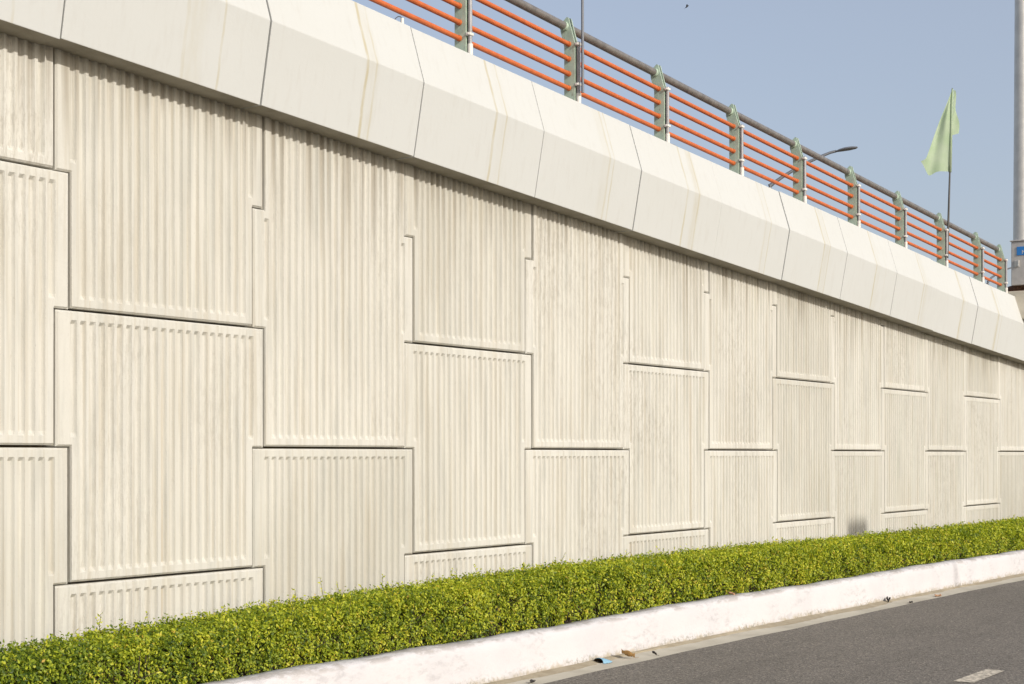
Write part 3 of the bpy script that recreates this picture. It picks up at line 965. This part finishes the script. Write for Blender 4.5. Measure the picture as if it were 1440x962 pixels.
# solid core added well inside the leaves to block light, standing for twigs
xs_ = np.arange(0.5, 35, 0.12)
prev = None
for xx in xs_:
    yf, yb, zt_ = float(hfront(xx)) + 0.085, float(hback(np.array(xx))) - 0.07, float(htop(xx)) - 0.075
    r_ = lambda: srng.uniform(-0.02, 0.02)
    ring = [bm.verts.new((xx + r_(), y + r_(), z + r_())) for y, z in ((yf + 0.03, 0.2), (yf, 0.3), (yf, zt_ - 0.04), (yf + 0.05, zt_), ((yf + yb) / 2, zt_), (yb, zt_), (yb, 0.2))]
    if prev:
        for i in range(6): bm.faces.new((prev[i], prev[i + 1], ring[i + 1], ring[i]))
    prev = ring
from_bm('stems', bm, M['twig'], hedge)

# ------------------------------------------------------------------ unseen road sign right of view, assumed and shaped to cast the wall shadow
sg = empty('assumed_road_sign', (13.5, -14.15, 0), 'assumed square grey road sign on a tall slim post across the road, outside the picture', 'road sign')
bm = bmesh.new(); tube(bm, (13.5, -14.15, -0.05), (13.5, -14.15, 7.5), 0.024, 0.02, 14); smooth_by_angle(from_bm('post', bm, M['galv'], sg))
bm = bmesh.new(); box(bm, 13.22, 13.80, -14.124, -14.118, 7.00, 7.58, 0.001); from_bm('plate', bm, M['zinc'], sg)

# ------------------------------------------------------------------ litter in the gutter
def crumpled_leaf(name, loc, L, W, curl, rot, mat, label, cat, lift=0.0, group=None):
    bm = bmesh.new()
    nu, nv_ = 12, 6
    grid = []
    rg = random.Random(int(loc[0] * 1000))
    ph = rg.uniform(0, 6)
    for i in range(nu + 1):
        t = i / nu
        wd = W * math.sin(math.pi * min(1, t * 0.92 + 0.04)) ** 0.8
        row = []
        for k2 in range(nv_ + 1):
            s = k2 / nv_ * 2 - 1
            z = 0.004 + curl * (s * s) * W + lift * t + 0.10 * W * math.sin(t * 9 + ph + s * 2)
            row.append(bm.verts.new((t * L - L / 2, s * wd / 2, max(0.0015, z))))
        grid.append(row)
    for i in range(nu):
        for k2 in range(nv_):
            bm.faces.new((grid[i][k2], grid[i + 1][k2], grid[i + 1][k2 + 1], grid[i][k2 + 1]))
    bmesh.ops.remove_doubles(bm, verts=bm.verts, dist=1e-5)
    r = bmesh.ops.extrude_face_region(bm, geom=bm.faces[:])
    for v in [g for g in r['geom'] if isinstance(g, bmesh.types.BMVert)]: v.co.z += 0.0012
    path_tube(bm, [(-L / 2 - 0.03, 0.004, 0.006), (-L / 2, 0, 0.006), (L * 0.3, 0, 0.007 + lift * 0.7)], [0.0016, 0.0014, 0.0006], 5)
    bmesh.ops.recalc_face_normals(bm, faces=bm.faces)
    me = bpy.data.meshes.new(name); bm.to_mesh(me); bm.free()
    o = link(name, me, mat, smooth=True)
    o.location = loc; o.rotation_euler = (0, 0, rot)
    return tag(o, label, cat, group)
GZ = -0.004
LG = 'dead leaves in the gutter'
crumpled_leaf('dry_leaf', (9.24, -1.235, GZ), 0.105, 0.055, 0.55, R(150), M['dryleaf'], 'curled brown dry leaf beside the discarded face mask in the gutter', 'leaf', 0.035, LG)
crumpled_leaf('dry_leaf', (15.14, -1.425, GZ), 0.13, 0.07, 0.12, R(10), M['orangeleaf'], 'flat faded orange leaf lying in the gutter near the asphalt edge', 'leaf', 0.0, LG)
crumpled_leaf('dry_leaf', (14.24, -1.24, GZ), 0.075, 0.045, 0.6, R(20), M['black'], 'black curled leaf lying against the foot of the white kerb', 'leaf', 0.02, LG)
crumpled_leaf('dry_leaf', (14.28, -1.455, GZ), 0.06, 0.03, 0.4, R(-10), M['black'], 'small dark flat leaf at the asphalt edge beside the black curled leaf', 'leaf', 0.0, LG)
crumpled_leaf('dry_leaf', (9.50, -1.30, GZ), 0.045, 0.02, 0.6, R(75), M['black'], 'tiny dark leaf scrap on pale gutter right of the brown leaf', 'leaf', 0.015, LG)
crumpled_leaf('dry_leaf', (18.60, -1.38, GZ), 0.17, 0.10, 0.5, R(35), M['dryleaf'], 'large brown dead leaf by the kerb at the right edge', 'leaf', 0.045, LG)
crumpled_leaf('dry_leaf', (11.30, -1.01, 0.276), 0.06, 0.04, 0.4, R(100), M['orangeleaf'], 'small orange leaf lying on top of the white kerb at the hedge foot', 'leaf', 0.01, LG)
crumpled_leaf('dry_leaf', (7.92, -1.31, GZ), 0.07, 0.035, 0.3, R(15), M['black'], 'dark leaf scrap in the gutter at the bottom edge of picture', 'leaf', 0.0, LG)

mk = empty('face_mask', (8.98, -1.19, GZ), 'pale blue discarded face mask lying open in the gutter', 'face mask')
def shell(L, W, Hh, t0, dz=0.0):
    bm = bmesh.new()
    grid = []
    for i in range(15):
        u = i / 14
        row = []
        for k2 in range(9):
            a = math.pi * k2 / 8
            rr = (0.55 + 0.45 * math.sin(math.pi * (0.25 + 0.7 * u)))
            row.append(bm.verts.new((u * L - L / 2, -math.cos(a) * W / 2 * rr, t0 + dz + math.sin(a) ** 0.8 * Hh * (1 - 0.85 * u ** 1.6) + 0.002 * math.sin(u * 30 + k2))))
        grid.append(row)
    for i in range(14):
        for k2 in range(8): bm.faces.new((grid[i][k2], grid[i][k2 + 1], grid[i + 1][k2 + 1], grid[i + 1][k2]))
    return bm
def place(o, rz):
    o.data.transform(Matrix.Scale(0.78, 4)); o.data.transform(Matrix.Rotation(rz, 4, 'Z')); return o
MR = R(-8)
bm = shell(0.150, 0.135, 0.046, 0.002)
place(from_bm('cover', bm, M['maskblue'], mk, smooth=True, origin=(0, 0, 0)), MR)
bm = shell(0.143, 0.128, 0.041, 0.001)
bmesh.ops.translate(bm, verts=bm.verts, vec=(-0.004, 0, 0))
place(from_bm('lining', bm, M['maskin'], mk, smooth=True, origin=(0, 0, 0)), MR)
bm = bmesh.new()
path_tube(bm, [(-0.073, -0.05, 0.004), (-0.11, -0.055, 0.003), (-0.14, -0.035, 0.003), (-0.135, 0.01, 0.003), (-0.10, 0.04, 0.003), (-0.073, 0.05, 0.004)], 0.0018, 5)
place(from_bm('ear_loop', bm, M['white'], mk, origin=(0, 0, 0)), MR)
